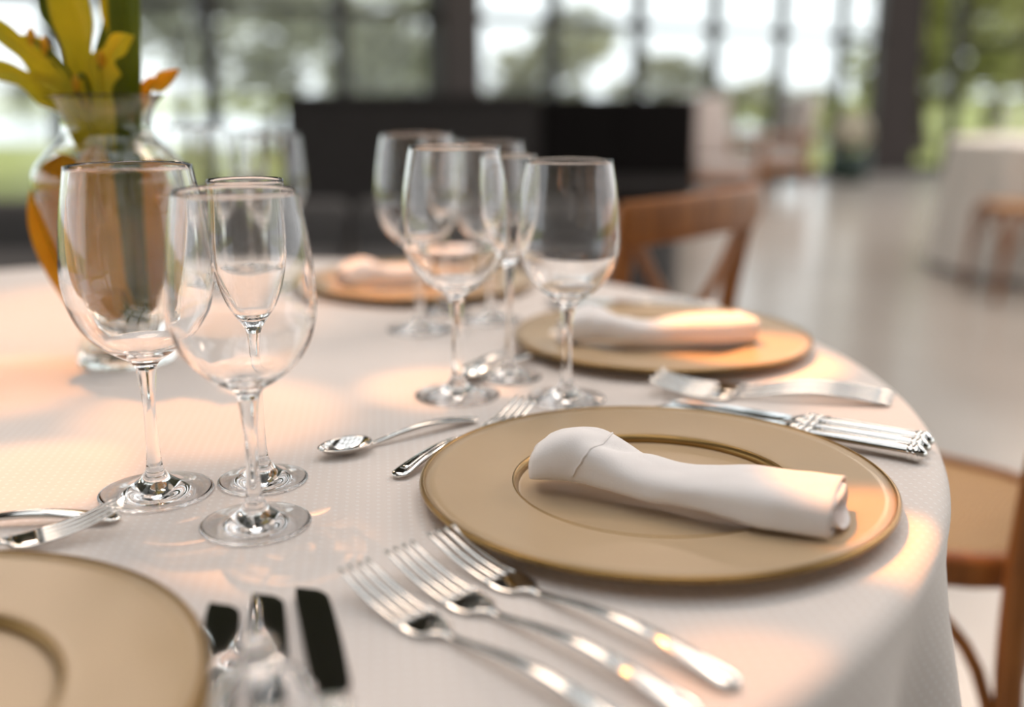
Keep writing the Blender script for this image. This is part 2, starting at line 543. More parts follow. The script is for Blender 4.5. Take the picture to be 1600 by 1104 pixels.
TREES = [
    (300, 17, 3.1, 1.5, 1.5, 2, LEAF_C, 'pale grey green tree behind the flower vase'),
    (430, 21, 2.3, 2.0, 1.9, 1, LEAF_C, 'grey green tree left of the black window mullions'),
    (590, 26, 2.6, 2.2, 2.0, 0, LEAF_C, 'grey olive tree left of the thick brown column'),
    (640, 37, 1.9, 2.6, 2.2, 1, LEAF_C, 'pale green tree just left of the thick brown column'),
    (820, 31.5, 1.6, 2.6, 1.7, 0, LEAF_A, 'olive tree just right of the thick brown column'),
    (905, 40, 3.4, 2.4, 1.6, 2, LEAF_C, 'pale tree seen above the black cabinet'),
    (1030, 36, 1.5, 2.0, 1.6, 1, LEAF_A, 'olive tree right of the black cabinet'),
    (1430, 21, 2.8, 2.2, 2.6, 0, LEAF_B, 'tall fresh green tree right of the corner column'),
    (1530, 34, 3.4, 3.4, 3.2, 1, LEAF_A, 'tall olive tree behind the right glass door'),
    (1630, 26.5, 2.9, 2.4, 2.4, 2, LEAF_A, 'dark olive tree at the right edge of the view'),
]
for xp, y, zc, rx, rz_, k, m, lab in TREES: tree(px(xp, y), y, zc, rx, rz_, k, m, lab)
SHRUBS = [
    (1225, 30, .8, 1.6, 1.1, 0, LEAF_A, 'round olive shrub left of the corner column'),
    (1120, 40, .8, 2.0, 1.2, 1, LEAF_A, 'low olive shrub behind the white armchair'),
    (1300, 26, .5, 1.0, .8, 2, LEAF_B, 'small green shrub above the cream flower ball'),
    (60, 90, 1.4, 3.2, 2.2, 0, LEAF_C, 'far grey green hedge across the lake behind the vase'),
    (180, 90, 1.4, 3.2, 2.4, 1, LEAF_C, 'far grey green hedge across the lake right of the vase'),
    (-60, 90, 1.4, 3.2, 2.0, 2, LEAF_C, 'far grey green hedge across the lake at the left edge'),
]
for xp, y, zc, rx, rz_, k, m, lab in SHRUBS: tree(px(xp, y), y, zc, rx, rz_, k, m, lab, False, 'shrub', 'shrub', 'shrubs outside the glass wall')

# ------------------------------------------------------------------ bar, cabinet, sofa, lounge furniture
def part(name, sx, sy, sz, c, m, parent, bev=0.01):
    return obj(name, *box(sx, sy, sz, c, bev), m, parent, bev > 0.02)
b = tag(empty('bar_counter', (-0.717, 8.0, 0)), 'long charcoal bar counter behind the wine glasses', 'bar counter')
part('front_panel', 1.84, 0.55, 0.92, (0, 0, .50), CHARCOAL, b)
part('counter_top', 1.80, 0.65, 0.05, (0, 0, .985), CHARCOAL, b)
part('plinth', 1.66, 0.48, 0.04, (0, 0, .02), INK, b)
b = tag(empty('black_cabinet', (0.77, 8.0, 0)), 'matte black cabinet at the right end of the bar counter', 'cabinet')
part('body', 1.12, 0.55, 0.56, (0, 0, .70), INK, b)
part('base_shelf', 1.13, 0.62, 0.11, (0, 0, .365), CHARCOAL, b)
part('plinth', 1.10, 0.58, 0.31, (0.02, 0, .155), INK, b)
part('door', 0.545, 0.02, 0.52, (-.279, -.285, .70), INK, b, .004)
part('door', 0.545, 0.02, 0.52, (.279, -.285, .70), INK, b, .004)

s = tag(empty('lounge_sofa', (-1.15, 3.9, 0)), 'long low charcoal fabric sofa behind the round table', 'sofa')
part('base', 3.3, 0.80, 0.16, (0, 0, .18), SOFA, s, .03)
for i in range(3):
    part('seat_cushion', 1.02, 0.62, 0.17, (-1.04 + 1.04 * i, -.08, .345), SOFA, s, .05)
    part('back_cushion', 1.02, 0.18, 0.36, (-1.04 + 1.04 * i, .24, .425), SOFA, s, .05)
for sx in (-1, 1):
    part('arm', 0.14, 0.80, 0.46, (sx * 1.64, 0, .33), SOFA, s, .04)
    for sy in (-1, 1): part('foot', .06, .06, .10, (sx * 1.5, sy * .3, .05), BLACK, s, .005)

def armchair(loc, rz, label):
    a = tag(empty('lounge_armchair', loc, rz), label, 'armchair', 'wooden lounge armchairs by the glass wall')
    for sx in (-1, 1):
        part('side_frame', .05, .66, .05, (sx * .33, 0, .56), WOOD, a)
        for sy in (-1, 1): part('leg', .05, .05, .56, (sx * .33, sy * .28, .28), WOOD, a)
    part('seat_frame', .64, .62, .07, (0, 0, .27), WOOD, a)
    part('seat_cushion', .58, .58, .13, (0, -.02, .37), WHITE, a, .04)
    bc = part('back_cushion', .58, .14, .56, (0, .26, .70), WHITE, a, .05)
    bc.rotation_euler = (R(-10), 0, 0); bc.location = (0, -.08, .06)
    return a
armchair((px(1108, 9.6), 9.6, 0), R(15), 'wooden lounge armchair with off white back cushion right of black cabinet')
armchair((px(1195, 11.3), 11.3, 0), R(-75), 'low wooden lounge armchair seen from its side nearer the corner column')
pl = tag(empty('planter', (px(1318, 12.4), 12.4, 0)), 'dark green glazed planter beside the corner column', 'planter')
obj('pot', *lathe([(0, 0), (.20, 0), (.25, .18), (.24, .34), (.21, .34), (.20, .30), (0, .30)], 32), POT, pl)
obj('soil', *lathe([(0, .305), (.19, .31), (.195, .30)], 24), BARK, pl)
fb = tag(empty('flowering_plant', (px(1318, 12.4), 12.4, .31)), 'round cream blossom plant in the dark green planter', 'plant')
fv, ff = [], []
rn = random.Random(5)
for _ in range(260):
    dd = Vector((rn.gauss(0, 1), rn.gauss(0, 1), rn.gauss(0, 1))).normalized()
    cpos = Vector((0, 0, .27)) + dd * rn.uniform(.14, .23)
    a = dd.orthogonal().normalized(); b2 = dd.cross(a)
    k = len(fv)
    for q in range(5):
        an = q * 1.2566
        fv.append(cpos + (a * math.cos(an) + b2 * math.sin(an)) * .045 + dd * .01)
    fv.append(cpos - dd * .012)
    ff += [(k + q, k + (q + 1) % 5, k + 5) for q in range(5)]
obj('blossoms', fv, ff, PETAL, fb)
for i in range(5):
    a = i * 1.26
    obj('stem', *tube([(0.03 * math.cos(a), .03 * math.sin(a), -.01), (.06 * math.cos(a), .06 * math.sin(a), .12), (.12 * math.cos(a), .12 * math.sin(a), .24)], .008, 6), GLEAF, fb)

# ------------------------------------------------------------------ table cloths
def table_cloth(name, cx, cy, rad, zt, zb, m, nfold, amp, label, seed, seg=288):
    rnd = random.Random(seed)
    ph = [rnd.uniform(0, 6.28) for _ in range(6)]
    def fold(a):
        return (0.55 * math.sin(nfold * a + ph[0]) + 0.3 * math.sin((nfold * 1.618 // 1) * a + ph[1]) + 0.25 * math.sin((nfold // 2) * a + ph[2]))
    rings = []
    er = 0.016
    prof = [(rad * t, zt, 0) for t in (.08, .2, .35, .5, .65, .78, .88, .95)]
    prof += [(rad - er + er * math.sin(R(a)), zt - er + er * math.cos(R(a)), 0) for a in (0, 15, 30, 45, 60, 75, 90)]
    nd = 22
    for i in range(1, nd + 1):
        t = i / nd
        prof.append((rad + 0.012 * t + 0.05 * t * t, zt - er - (zt - er - zb) * t, t))
    vs_, fs, uv = [(0, 0, zt)], [], [(0, 0)]
    arc = 0
    pr, pz = 0, zt
    for r, z, t in prof:
        arc += math.hypot(r - pr, z - pz); pr, pz = r, z
        for i in range(seg):
            a = 2 * math.pi * i / seg
            g = fold(a)
            rr = r + (amp * g * min(1, t * 5.0) ** 0.9 * (0.60 + .40 * t) if t > 0 else 0)
            zz = z + (0.0006 * noise.noise(Vector((r * math.cos(a) * 9, r * math.sin(a) * 9, seed))) if t == 0 else 0)
            vs_.append((rr * math.cos(a), rr * math.sin(a), zz))
            uv.append((arc * math.cos(a), arc * math.sin(a)))
    for i in range(seg): fs.append((0, 1 + i, 1 + (i + 1) % seg))
    for k in range(len(prof) - 1):
        for i in range(seg):
            j = (i + 1) % seg
            fs.append((1 + k * seg + i, 1 + (k + 1) * seg + i, 1 + (k + 1) * seg + j, 1 + k * seg + j))
    o = obj(name, vs_, fs, m, None, True, (cx, cy, 0))
    ul = o.data.uv_layers.new(name='cloth')
    for lp in o.data.loops: ul.data[lp.index].uv = uv[lp.vertex_index]
    tag(o, label, 'tablecloth')
    return o
TCX, TCY, TR = -0.400, 0.980, 0.766
table_cloth('tablecloth', TCX, TCY, TR, T, 0.03, CLOTH, 25, 0.042, 'white dotted tablecloth draped over the large round table in front', 3)
FX, FY = px(1722, 6.0), 6.15
table_cloth('tablecloth', FX, FY, 0.80, T, 0.03, PLAINCLOTH, 22, 0.035, 'white cloth on the distant round table at the right edge', 11, 200)

# ------------------------------------------------------------------ stemware
def glass_parts(h, bowl, zj, stem_r, foot_r, wall=0.0011, solid=0.0125):
    """bowl: outer profile from the stem joint up to the rim; returns three open shells that close one another"""
    outer = smooth_prof(bowl, 8)
    z_in = zj + solid
    inner = [(max(r - wall * (1 + 2.2 * max(0, 1 - (z - z_in) / .035)), 0.0), z) for r, z in outer if z > z_in + .004]
    inner = [(0.0, z_in), (inner[0][0] * .55, z_in + .0012)] + inner
    rim_o, rim_i = outer[-1], inner[-1]
    mid = ((rim_o[0] + rim_i[0]) / 2, rim_o[1] + wall * .55)
    bp = outer + [mid] + inner[::-1]
    rj = bowl[0][0]
    zc = 0.0155
    sp = smooth_prof([(stem_r * 1.75, zc), (stem_r * 1.38, zc + .004), (stem_r * 1.12, zc + .014), (stem_r, zc + .03), (stem_r, zj * .72), (rj * .9 + stem_r * .1, zj - .004), (rj, zj)], 5)
    fp = [(0, .0008), (foot_r * .45, .0012), (foot_r * .9, .0004), (foot_r * .985, .0003), (foot_r, .0013), (foot_r * .99, .0022), (foot_r * .8, .0031), (foot_r * .6, .0046), (foot_r * .45, .0068),
          (foot_r * .33, .0098), (foot_r * .24, .0130), (stem_r * 1.75, zc)]
    fp = [fp[0], fp[1], fp[2], fp[3]] + smooth_prof(fp[4:], 4)
    return bp, sp, fp
def red_bowl(sr, sz):
    pts = [(.0066, .0895), (.0100, .0945), (.0185, .1000), (.0275, .1065), (.0375, .1170), (.0440, .1290), (.0475, .1440), (.0481, .1570), (.0470, .1740), (.0444, .1960), (.0395, .2240)]
    return [(r * (sr if i else 1), z * sz) for i, (r, z) in enumerate(pts)]
FL = [(.0050, .1080), (.0072, .1130), (.0108, .1180), (.0160, .1265), (.0215, .1400), (.0252, .1560), (.0268, .1720), (.0265, .1900), (.0253, .2130)]
KINDS = {
    'red_wine_glass': glass_parts(.224, red_bowl(1, 1), .0895, .0042, .0385),
    'white_wine_glass': glass_parts(.213, red_bowl(.935, .951), .0895 * .951, .0041, .0350),
    'champagne_flute': glass_parts(.213, FL, .1080, .0033, .0315, solid=.010),
}
PROTO = {}
def stemware(kind, x, y, label, group, z=T):
    if kind in PROTO:
        g = copy_tree(PROTO[kind], None, (x, y, z), random.uniform(0, 6))
    else:
        bp, sp, fp = KINDS[kind]
        g = empty(kind, (x, y, z))
        obj('bowl', *lathe(bp, 72), BOWL, g)
        obj('stem', *lathe(sp, 40), GLASS, g)
        obj('foot', *lathe(fp, 64), GLASS, g)
        PROTO[kind] = g
    tag(g, label, 'wine glass' if 'wine' in kind else 'flute', group)
    return g
W = 'stemware on the round table'
stemware('red_wine_glass', -.2465, .6835, 'tall clear wine glass in front of the leaf vase, leftmost glass', W)
stemware('white_wine_glass', -.1645, .6280, 'nearest clear wine glass in front of the sharp champagne flute', W)
stemware('champagne_flute', -.1780, .7065, 'sharp empty champagne flute behind the nearest wine glass', W)
stemware('red_wine_glass', -.0498, .9230, 'blurred large wine glass left of the dessert fork tines', W)
stemware('champagne_flute', -.0025, .986, 'blurred champagne flute between the two middle wine glasses', W)
stemware('white_wine_glass', .0492, .9107, 'blurred wine glass standing right behind the front plate', W)
stemware('red_wine_glass', -.1070, 1.197, 'blurred wine glass with the highest rim in the middle group', W)
stemware('white_wine_glass', -.025, 1.250, 'blurred wine glass at the back of the middle group', W)
stemware('champagne_flute', -.086, 1.302, 'very blurred flute hidden behind the middle wine glasses', W)
stemware('red_wine_glass', -.432, 1.47, 'very blurred far wine glass just right of the vase', W)
stemware('white_wine_glass', -.332, 1.48, 'very blurred far wine glass, rightmost of the far group beside the vase', W)
stemware('champagne_flute', -.382, 1.548, 'very blurred far flute between two far wine glasses', W)
G2 = 'glasses on the distant table'
stemware('red_wine_glass', 2.70, 5.85, 'distant wine glass on the far table, leftmost', G2)
stemware('white_wine_glass', 2.82, 5.78, 'distant wine glass on the far table at the picture edge', G2)

# ------------------------------------------------------------------ charger plates
def make_charger():
    r_ = 0.1615
    c = empty('charger_plate')
    body = [(0, .0040), (.060, .0040), (.088, .0041), (.0915, .0044)]
    rim = [(.0968, .0098), (.0985, .0103), (.105, .0104), (.130, .0118), (.150, .0132), (r_ - .0035, .0139)]
    under = [(r_ - .0035, .0115), (.14, .0085), (.110, .0058), (.098, .0022), (.092, .0012), (.06, .0012), (0, .0012)]
    recalc(obj('plate_body', *lathe(body + [(.0945, .0046)] + rim + under, 128), CHARGER, c))
    rb = [(r_ - .0036, .0142), (r_ - .0018, .0146), (r_ - .0003, .0136), (r_, .0120), (r_ - .0012, .0106), (r_ - .0036, .0112)]
    recalc(obj('rim_band', *lathe(rb, 128, True), GOLD, c))
    wr = [(.0935, .0047), (.0952, .0080), (.0962, .0101), (.0972, .0106), (.0980, .0102), (.0966, .0080), (.0950, .0047)]
    recalc(obj('well_ring', *lathe(wr, 128, True), GOLD, c))
    return c
ch = make_charger()
PLATES = [(.098, .683, 'gold beige charger plate in front carrying the sharp folded napkin'),
          (.163, 1.122, 'blurred gold beige charger plate with napkin behind the knives'),
          (-.297, .398, 'cropped beige charger plate in the lower left corner'),
          (-.130, 1.475, 'very blurred far charger plate lit orange behind the middle glasses')]
for i, (x, y, lab) in enumerate(PLATES):
    o = ch if i == 0 else copy_tree(ch)
    o.location = (x, y, T)
    tag(o, lab, 'plate', 'charger plates on the round table')

# ------------------------------------------------------------------ napkins
def napkin(loc, rz, label, L_=.198, seed=1):
    """square of linen rolled flat: a loose spiral section lofted along its length"""
    nu, nvv = 130, 56
    turns = 2.3
    vs_, fs = [], []
    for j in range(nvv + 1):
        s = j / nvv
        x = (s - .5) * L_
        puff = math.exp(-((s - .14) / .14) ** 2)
        right = max(0., min(1., (s - .45) / .5)); right = right * right * (3 - 2 * right)
        ww = .0245 + .002 * puff + .0085 * right
        hh = .0128 + .0062 * puff + .0012 * right - .0015 * math.exp(-((s - .45) / .15) ** 2)
        if s < .05: ww *= .86 + .14 * math.sqrt(s / .05); hh *= .86 + .14 * math.sqrt(s / .05)
        yo = .006 * puff - .002 * right + .002 * math.sin(6 * s)
        for i in range(nu + 1):
            t = i / nu
            a = -2 * math.pi * turns * (1 - t) + R(212)
            q = .40 + .60 * t ** .8
            e = 3.0 + 1.2 * right
            c_, s_ = math.cos(a), math.sin(a)
            rr = (abs(c_) ** e + abs(s_) ** e) ** (-1 / e)
            y = yo + ww * rr * c_ * q
            z = hh * (1 + rr * s_ * (.55 + .45 * t))
            p = Vector((x, y, z))
            wv = noise.noise(Vector((x * 26 + seed, y * 30, z * 20))) * .0022 + noise.noise(Vector((x * 75, y * 80 + seed, z * 80))) * .0007
            wv += .0013 * math.sin((x * .75 + y * 1.1) * 88 + seed) * max(0, s_) * (.35 + puff)
            wv += -.0035 * math.exp(-((x + .052 - y * .9) / .008) ** 2) * max(0, s_)        # diagonal crease by the puffed end
            nrm = Vector((0, c_, s_)).normalized()
            p += nrm * wv * (0.25 + .75 * t)
            k = (s - .5) * 2
            ex = .0035 * math.sin(a * 1.5 + seed) + .007 * noise.noise(Vector((t * 7, seed, 2.))) + (1 - t) * .004
            if s > .93 or s < .05: ex += .0
            p.x += ex * k ** 3
            p.z = max(p.z, .0012)
            vs_.append(p)
    for j in range(nvv):
        for i in range(nu):
            a = j * (nu + 1) + i
            fs.append((a, a + 1, a + nu + 2, a + nu + 1))
    root = empty('folded_napkin', loc, rz)
    tag(root, label, 'napkin', 'napkins on the charger plates')
    o = obj('rolled_cloth', vs_, fs, NAPKIN, root)
    md = o.modifiers.new('thick', 'SOLIDIFY'); md.thickness = .0011; md.offset = 0
    # turned-over hem across the left end
    hv, hf = [], []
    nn = 40
    for k in range(2):
        for i in range(nn + 1):
            t = .56 + .43 * i / nn
            a = -2 * math.pi * turns * (1 - t) + R(212)
            s = .17 + .006 * k + .05 * math.sin(a)
            jj = s * nvv
            j0 = int(jj)
            base = vs_[j0 * (nu + 1) + int(t * nu)] * (1 - (jj - j0)) + vs_[(j0 + 1) * (nu + 1) + int(t * nu)] * (jj - j0)
            hv.append(base + Vector((0, math.cos(a), math.sin(a))) * .0011)
    for i in range(nn): hf.append((i, i + 1, i + nn + 2, i + nn + 1))
    h = obj('hem', hv, hf, NAPKIN, root)
    md = h.modifiers.new('thick', 'SOLIDIFY'); md.thickness = .0007; md.offset = 0
    return root
napkin((.1105, .6445, T + .0100), R(-25), 'sharp white folded napkin lying across the front charger plate', seed=1)
napkin((.155, 1.100, T + .0102), R(6), 'blurred white folded napkin on the plate behind the knives', seed=4)
napkin((-.145, 1.470, T + .0102), R(30), 'very blurred far napkin on the orange lit plate', seed=9)

# ------------------------------------------------------------------ cutlery (length along local +x from handle end to tip)
def handle_path(L_, zmax, wend, wneck, s1):
    pts = []
    for i in range(25):
        t = i / 24
        x = L_ * s1 * t
        z = .0030 + zmax * math.sin(math.pi * min(1, t * 1.02)) ** 1.2
        w = wneck + (wend - wneck) * (1 - t) ** 1.6
        if t < .06: w *= math.sqrt(max(.12, 1 - (1 - t / .06) ** 2))
        th = .0014 + .0012 * math.sin(math.pi * t)
        pts.append((x, 0, z, w, th))
    return pts
def fork(name, L_=.195, beaded=False):
    g = empty(name)
    s1 = .62
    hp = handle_path(L_, .0062, .0080, .0030, s1)
    # neck dips to the head
    for i in range(1, 6):
        t = i / 5
        hp.append((L_ * (s1 + .045 * t), 0, .0030 + .0008 * (1 - t), .0034 + .0062 * t ** 2, .0016))
    hd = obj('handle', *sweep(hp, 14, 2.2), SILVER, g)
    rp = [(p[0], 0, p[2] + p[4] * .92, p[3] * .42, .0006) for p in hp[2:22]]
    obj('ridge', *sweep(rp, 8), SILVER, hd)
    hx = L_ * (s1 + .04)
    pl_ = []
    for i in range(9):
        t = i / 8
        x = hx + L_ * .085 * t
        pl_.append((x, 0, .0028 - .0008 * math.sin(math.pi * t), .0095 + .0032 * math.sin(min(1, t * 1.3) * math.pi / 2), .0012))
    obj('head', *sweep(pl_, 14, 3.0), SILVER, g)
    x0 = hx + L_ * .08
    Lt = L_ - x0
    for k in range(4):
        yy = (k - 1.5) * .0066
        tp = []
        for i in range(11):
            t = i / 10
            tp.append((x0 + Lt * t, yy * (1 - .06 * t), .0028 + .0125 * t ** 1.7, .0024 * (1 - .45 * t ** 2), .0012 * (1 - .4 * t)))
        obj('tine', *sweep(tp, 8, 2.6), SILVER, g)
    return g
def spoon(name, L_=.150):
    g = empty(name)
    s1 = .69
    hp = handle_path(L_, .0050, .0085, .0026, s1)
    for i in range(1, 5):
        t = i / 4
        hp.append((L_ * (s1 + .03 * t), 0, .0045 + .001 * t, .0026 + .002 * t, .0015))
    hd = obj('handle', *sweep(hp, 14, 2.2), SILVER, g)
    rp = [(p[0], 0, p[2] + p[4] * .92, p[3] * .42, .0006) for p in hp[2:22]]
    obj('ridge', *sweep(rp, 8), SILVER, hd)
    bl = L_ * (1 - s1 - .015); x0 = L_ * (s1 + .012); bw = bl * .33
    vs_, fs = [], []
    nu, nv_ = 20, 28
    for j in range(nu + 1):
        q = j / nu
        for i in range(nv_):
            a = 2 * math.pi * i / nv_
            xx = x0 + bl * .5 + bl * .5 * q * math.cos(a)
            wf = 1 - .16 * math.cos(a)
            vs_.append((xx, bw * q * math.sin(a) * wf * 1.0, .0012 + .0075 * q ** 2.2))
    for j in range(nu):
        for i in range(nv_):
            k = (i + 1) % nv_
            fs.append((j * nv_ + i, j * nv_ + k, (j + 1) * nv_ + k, (j + 1) * nv_ + i))
    o = obj('spoon_bowl', vs_, fs, SILVER, g)
    md = o.modifiers.new('thick', 'SOLIDIFY'); md.thickness = .0011; md.offset = 1
    return g
def knife(name, L_=.228, roll=0.0):
    g = empty(name)
    hl = L_ * .44
    pts = []
    for i in range(23):
        t = i / 22
        r1 = .0074 - .0018 * t
        pts.append((hl * t, 0, .0072, r1 * (math.sqrt(max(.05, 1 - (1 - min(1, t / .05)) ** 2))), (r1 * .82) * (math.sqrt(max(.05, 1 - (1 - min(1, t / .05)) ** 2)))))
    hd = obj('handle', *sweep(pts, 20, 2.3), SILVER, g)
    for fx, rr in ((.075, .0081), (.115, .0078), (.90, .0071), (.96, .0074)):
        rp = [(hl * fx + .0026 * math.cos(q), 0, .0072, rr - .0010 + .0010 * math.sin(q), (rr - .0010 + .0010 * math.sin(q)) * .86) for q in (math.pi, 2.4, 1.57, .74, 0)]
        obj('ring', *sweep(rp, 20, 2.2), SILVER, hd)
    rg = [(hl * .15 + hl * .7 * i / 8, 0, .0072 + .0048, .0018, .0014) for i in range(9)]
    obj('ridge', *sweep(rg, 8), SILVER, hd)
    bp = [(hl * .985 + .014 * i / 6, 0, .0072 - .0012 * i / 6, .0062 + .0022 * math.sin(i / 6 * math.pi) , .0052 - .0036 * (i / 6)) for i in range(7)]
    obj('bolster', *sweep(bp, 16, 2.2), SILVER, g)
    # blade: straight back on one side, curved edge, round tip
    n_ = 26
    bx0 = hl + .010; bl = L_ - bx0
    vs_, fs = [], []
    for i in range(n_ + 1):
        t = i / n_
        back = .0088
        edge = -.0088 - .0012 * math.sin(math.pi * min(1, t * 1.1))
        if t < .1: edge *= (.55 + .45 * math.sin(t / .1 * math.pi / 2)); back *= (.7 + .3 * t / .1)
        if t > .86:
            u = (t - .86) / .14
            edge = edge + (back - edge) * (1 - math.sqrt(max(0, 1 - u * u))) * .93
            back = back - .0012 * u * u
        mid = (back + edge) / 2
        x = bx0 + bl * t
        z = .0062 - .0022 * t
        vs_ += [(x, edge, z), (x, mid * .6 + back * .4, z + .0008), (x, back, z + .0010), (x, back, z - .0008), (x, mid * .6 + back * .4, z - .0007)]
    for i in range(n_):
        for k in range(5):
            j = (k + 1) % 5
            fs.append((i * 5 + k, i * 5 + j, (i + 1) * 5 + j, (i + 1) * 5 + k))
    fs += [(4, 3, 2, 1, 0), tuple(n_ * 5 + k for k in range(5))]
    recalc(obj('blade', vs_, fs, BLADE, g, False))
    return g
def lay(proto, first, end, direction, label, cat, group, dz=0.0, tilt=0.0):
    o = proto if first else copy_tree(proto)
    a = math.atan2(direction[1], direction[0])
    o.location = (end[0], end[1], T + dz)
    o.rotation_euler = (0, tilt, a)
    tag(o, label, cat, group)
    return o
def toend(tip, d, L_):
    u = Vector((d[0], d[1])).normalized()
    return (tip[0] - u.x * L_, tip[1] - u.y * L_)
FK = fork('dinner_fork', .212)
CG = 'cutlery on the round table'
d = (-.70, .715)
for i, (tip, lab) in enumerate([((-.088, .538), 'nearest blurred dinner fork of the three left of the front plate'),
                 ((-.0655, .562), 'middle blurred dinner fork of the three left of the front plate'),
                 ((-.043, .586), 'blurred dinner fork closest to the front plate rim')]):
    lay(FK, i == 0, toend(tip, d, .212), d, lab, 'fork', CG)
d = (-.985, .170)
for i, (end, lab) in enumerate([((.335, .890), 'dinner fork nearest the three knives'), ((.342, .906), 'middle dinner fork between knives and rear plate'),
                 ((.349, .922), 'dinner fork closest to the rear plate rim')]):
    lay(FK, False, end, d, lab, 'fork', CG)
KN = knife('dinner_knife', .228)
d = (-.833, .553)
for i, (end, lab) in enumerate([((.310, .742), 'silver dinner knife nearest the front plate, first of three at right'), ((.3185, .757), 'middle silver dinner knife of the three at right of plate'),
                 ((.327, .772), 'farthest silver dinner knife of the three at right of plate')]):
    lay(KN, i == 0, end, d, lab, 'knife', CG)
d = (-.26, .965)
for i, (tip, lab, dd) in enumerate([((-.1545, .515), 'dark bladed knife beside the cropped lower left plate', (-.20, .98)), ((-.134, .526), 'middle bright bladed knife behind the glass bell', (-.22, .975)),
                 ((-.112, .533), 'dark bladed knife right of the glass bell', (-.27, .963))]):
    lay(KN, False, toend(tip, dd, .228), dd, lab, 'knife', CG)
d = (-.95, .31)
for i, (end, lab) in enumerate([((.262, 1.262), 'blurred knife just behind the rear napkin'), ((.262, 1.280), 'blurred middle knife behind the rear plate'), ((.260, 1.298), 'blurred farthest knife behind the rear plate')]):
    lay(KN, False, end, d, lab, 'knife', CG)
SP = spoon('dessert_spoon', .150)
lay(SP, True, (-.030, .845), (-.772, -.636), 'small silver dessert spoon lying left of the dessert fork', 'spoon', CG)
DF = fork('dessert_fork', .185)
lay(DF, True, (-.0835, .708), (.52, .854), 'silver dessert fork between the spoon and the front plate', 'fork', CG)
lay(DF, False, toend((-.248, .618), (.88, .47), .185), (.88, .47), 'silver dessert fork at the left edge with tines before the glass foot', 'fork', CG, .0035)
lay(SP, False, (-.2530, .6325), (-.995, -.10), 'dessert spoon at left edge with its handle under the fork tines', 'spoon', CG)
lay(SP, False, (.045, 1.075), (-.65, -.76), 'blurred dark dessert spoon behind the middle flute', 'spoon', CG)
lay(DF, False, (-.055, .985), (.60, .80), 'blurred dessert fork between middle glasses and rear plate', 'fork', CG)

# ------------------------------------------------------------------ glass bell in front of the knives
gb = tag(empty('glass_bell', (-.105, .393, T + .0150), 0), 'clear bell shaped glass standing on the knives at the bottom edge', 'bell')
bo = smooth_prof([(.0236, .0004), (.0232, .005), (.0212, .0105), (.0165, .0165), (.0105, .0215), (.0068, .0250)], 6)
bi = [(r - .0016, z - .0006) for r, z in bo[1:-4]]
obj('bell_body', *lathe([(0, bi[-1][1] + .0004)] + bi[::-1] + [(.0226, .0001)] + bo, 56), GLASS, gb)
obj('handle', *lathe(smooth_prof([(.0068, .0250), (.0062, .0262), (.0078, .0280), (.0070, .0300), (.0058, .0310), (.0066, .0328), (.0050, .0350), (0, .0360)], 5), 36), GLASS, gb)

# ------------------------------------------------------------------ vase and its leaves
VX, VY = -.3986, 1.0555
va = tag(empty('glass_vase', (VX, VY, T)), 'clear urn shaped glass vase holding amber and green leaves', 'vase')
vo = smooth_prof([(.0470, .001), (.0485, .006), (.0450, .030), (.0500, .070), (.0610, .115), (.0710, .155), (.0745, .180), (.0720, .197), (.0600, .212), (.0470, .224), (.0420, .236), (.0440, .250), (.0510, .262), (.0560, .2665)], 6)
vi = [(r - .0028, z) for r, z in vo if z > .012]
vi = [(0, .012), (vi[0][0] * .9, .0125)] + vi[1:]
obj('vase_body', *lathe([(0, .0015), (.040, .001)] + vo + [(vo[-1][0] - .0012, .2680)] + vi[::-1], 72), VGLASS, va)

def leaf_obj(name, pts, width, m, parent, lobes=0, lob_amp=.5, seg=30, cup=.25, up=(0, 0, 1), thick=.0012, roll=0.0):
    """curved blade along a spline; width(t) half width; lobes cut the margin"""
    q = smooth_prof([tuple(p) for p in pts], 12)
    n_ = len(q)
    vs_, fs = [], []
    nw = 9
    for i, p in enumerate(q):
        t = i / (n_ - 1)
        a = Vector(q[max(i - 1, 0)]); b_ = Vector(q[min(i + 1, n_ - 1)])
        tg = (b_ - a).normalized()
        s = tg.cross(Vector(up)); s = s.normalized() if s.length > 1e-4 else Vector((1, 0, 0))
        s = Matrix.Rotation(roll, 3, tg) @ s
        u = s.cross(tg)
        w0 = width(t)
        for k in range(nw):
            e = (k / (nw - 1) - .5) * 2
            ww = w0
            if lobes:
                sh = t + (.02 if e > 0 else 0)
                ww = w0 * (1 - lob_amp * (0.5 + .5 * math.cos(2 * math.pi * lobes * sh)) * min(1, t * 3))
            vs_.append(Vector(p) + s * (ww * e) + u * (cup * w0 * (abs(e) ** 1.5) + .0012 * math.sin(14 * t + 5 * e)))
    for i in range(n_ - 1):
        for k in range(nw - 1):
            fs.append((i * nw + k, i * nw + k + 1, (i + 1) * nw + k + 1, (i + 1) * nw + k))
    o = obj(name, vs_, fs, m, parent)
    md = o.modifiers.new('thick', 'SOLIDIFY'); md.thickness = thick; md.offset = 0
    return o
def prof(wmax, peak=.6, base=.18):
    def f(t):
        if t < peak: return wmax * (base + (1 - base) * math.sin(t / peak * math.pi / 2))
        return wmax * max(.03, math.cos((t - peak) / (1 - peak) * math.pi / 2)) ** .7
    return f
FWD = (0, -1, .15)      # blades show their faces towards the viewer side of the table
st = tag(empty('lobed_leaf_spray', (VX, VY, T + .02)), 'yellow green lobed leaves spreading left out of the vase', 'leaves')
leaf_obj('leaf', [(-.004, -.012, .16), (-.026, -.02, .232), (-.064, -.03, .262), (-.108, -.035, .276)], prof(.0150, .42), YLEAF, st, 3, .40, up=FWD)
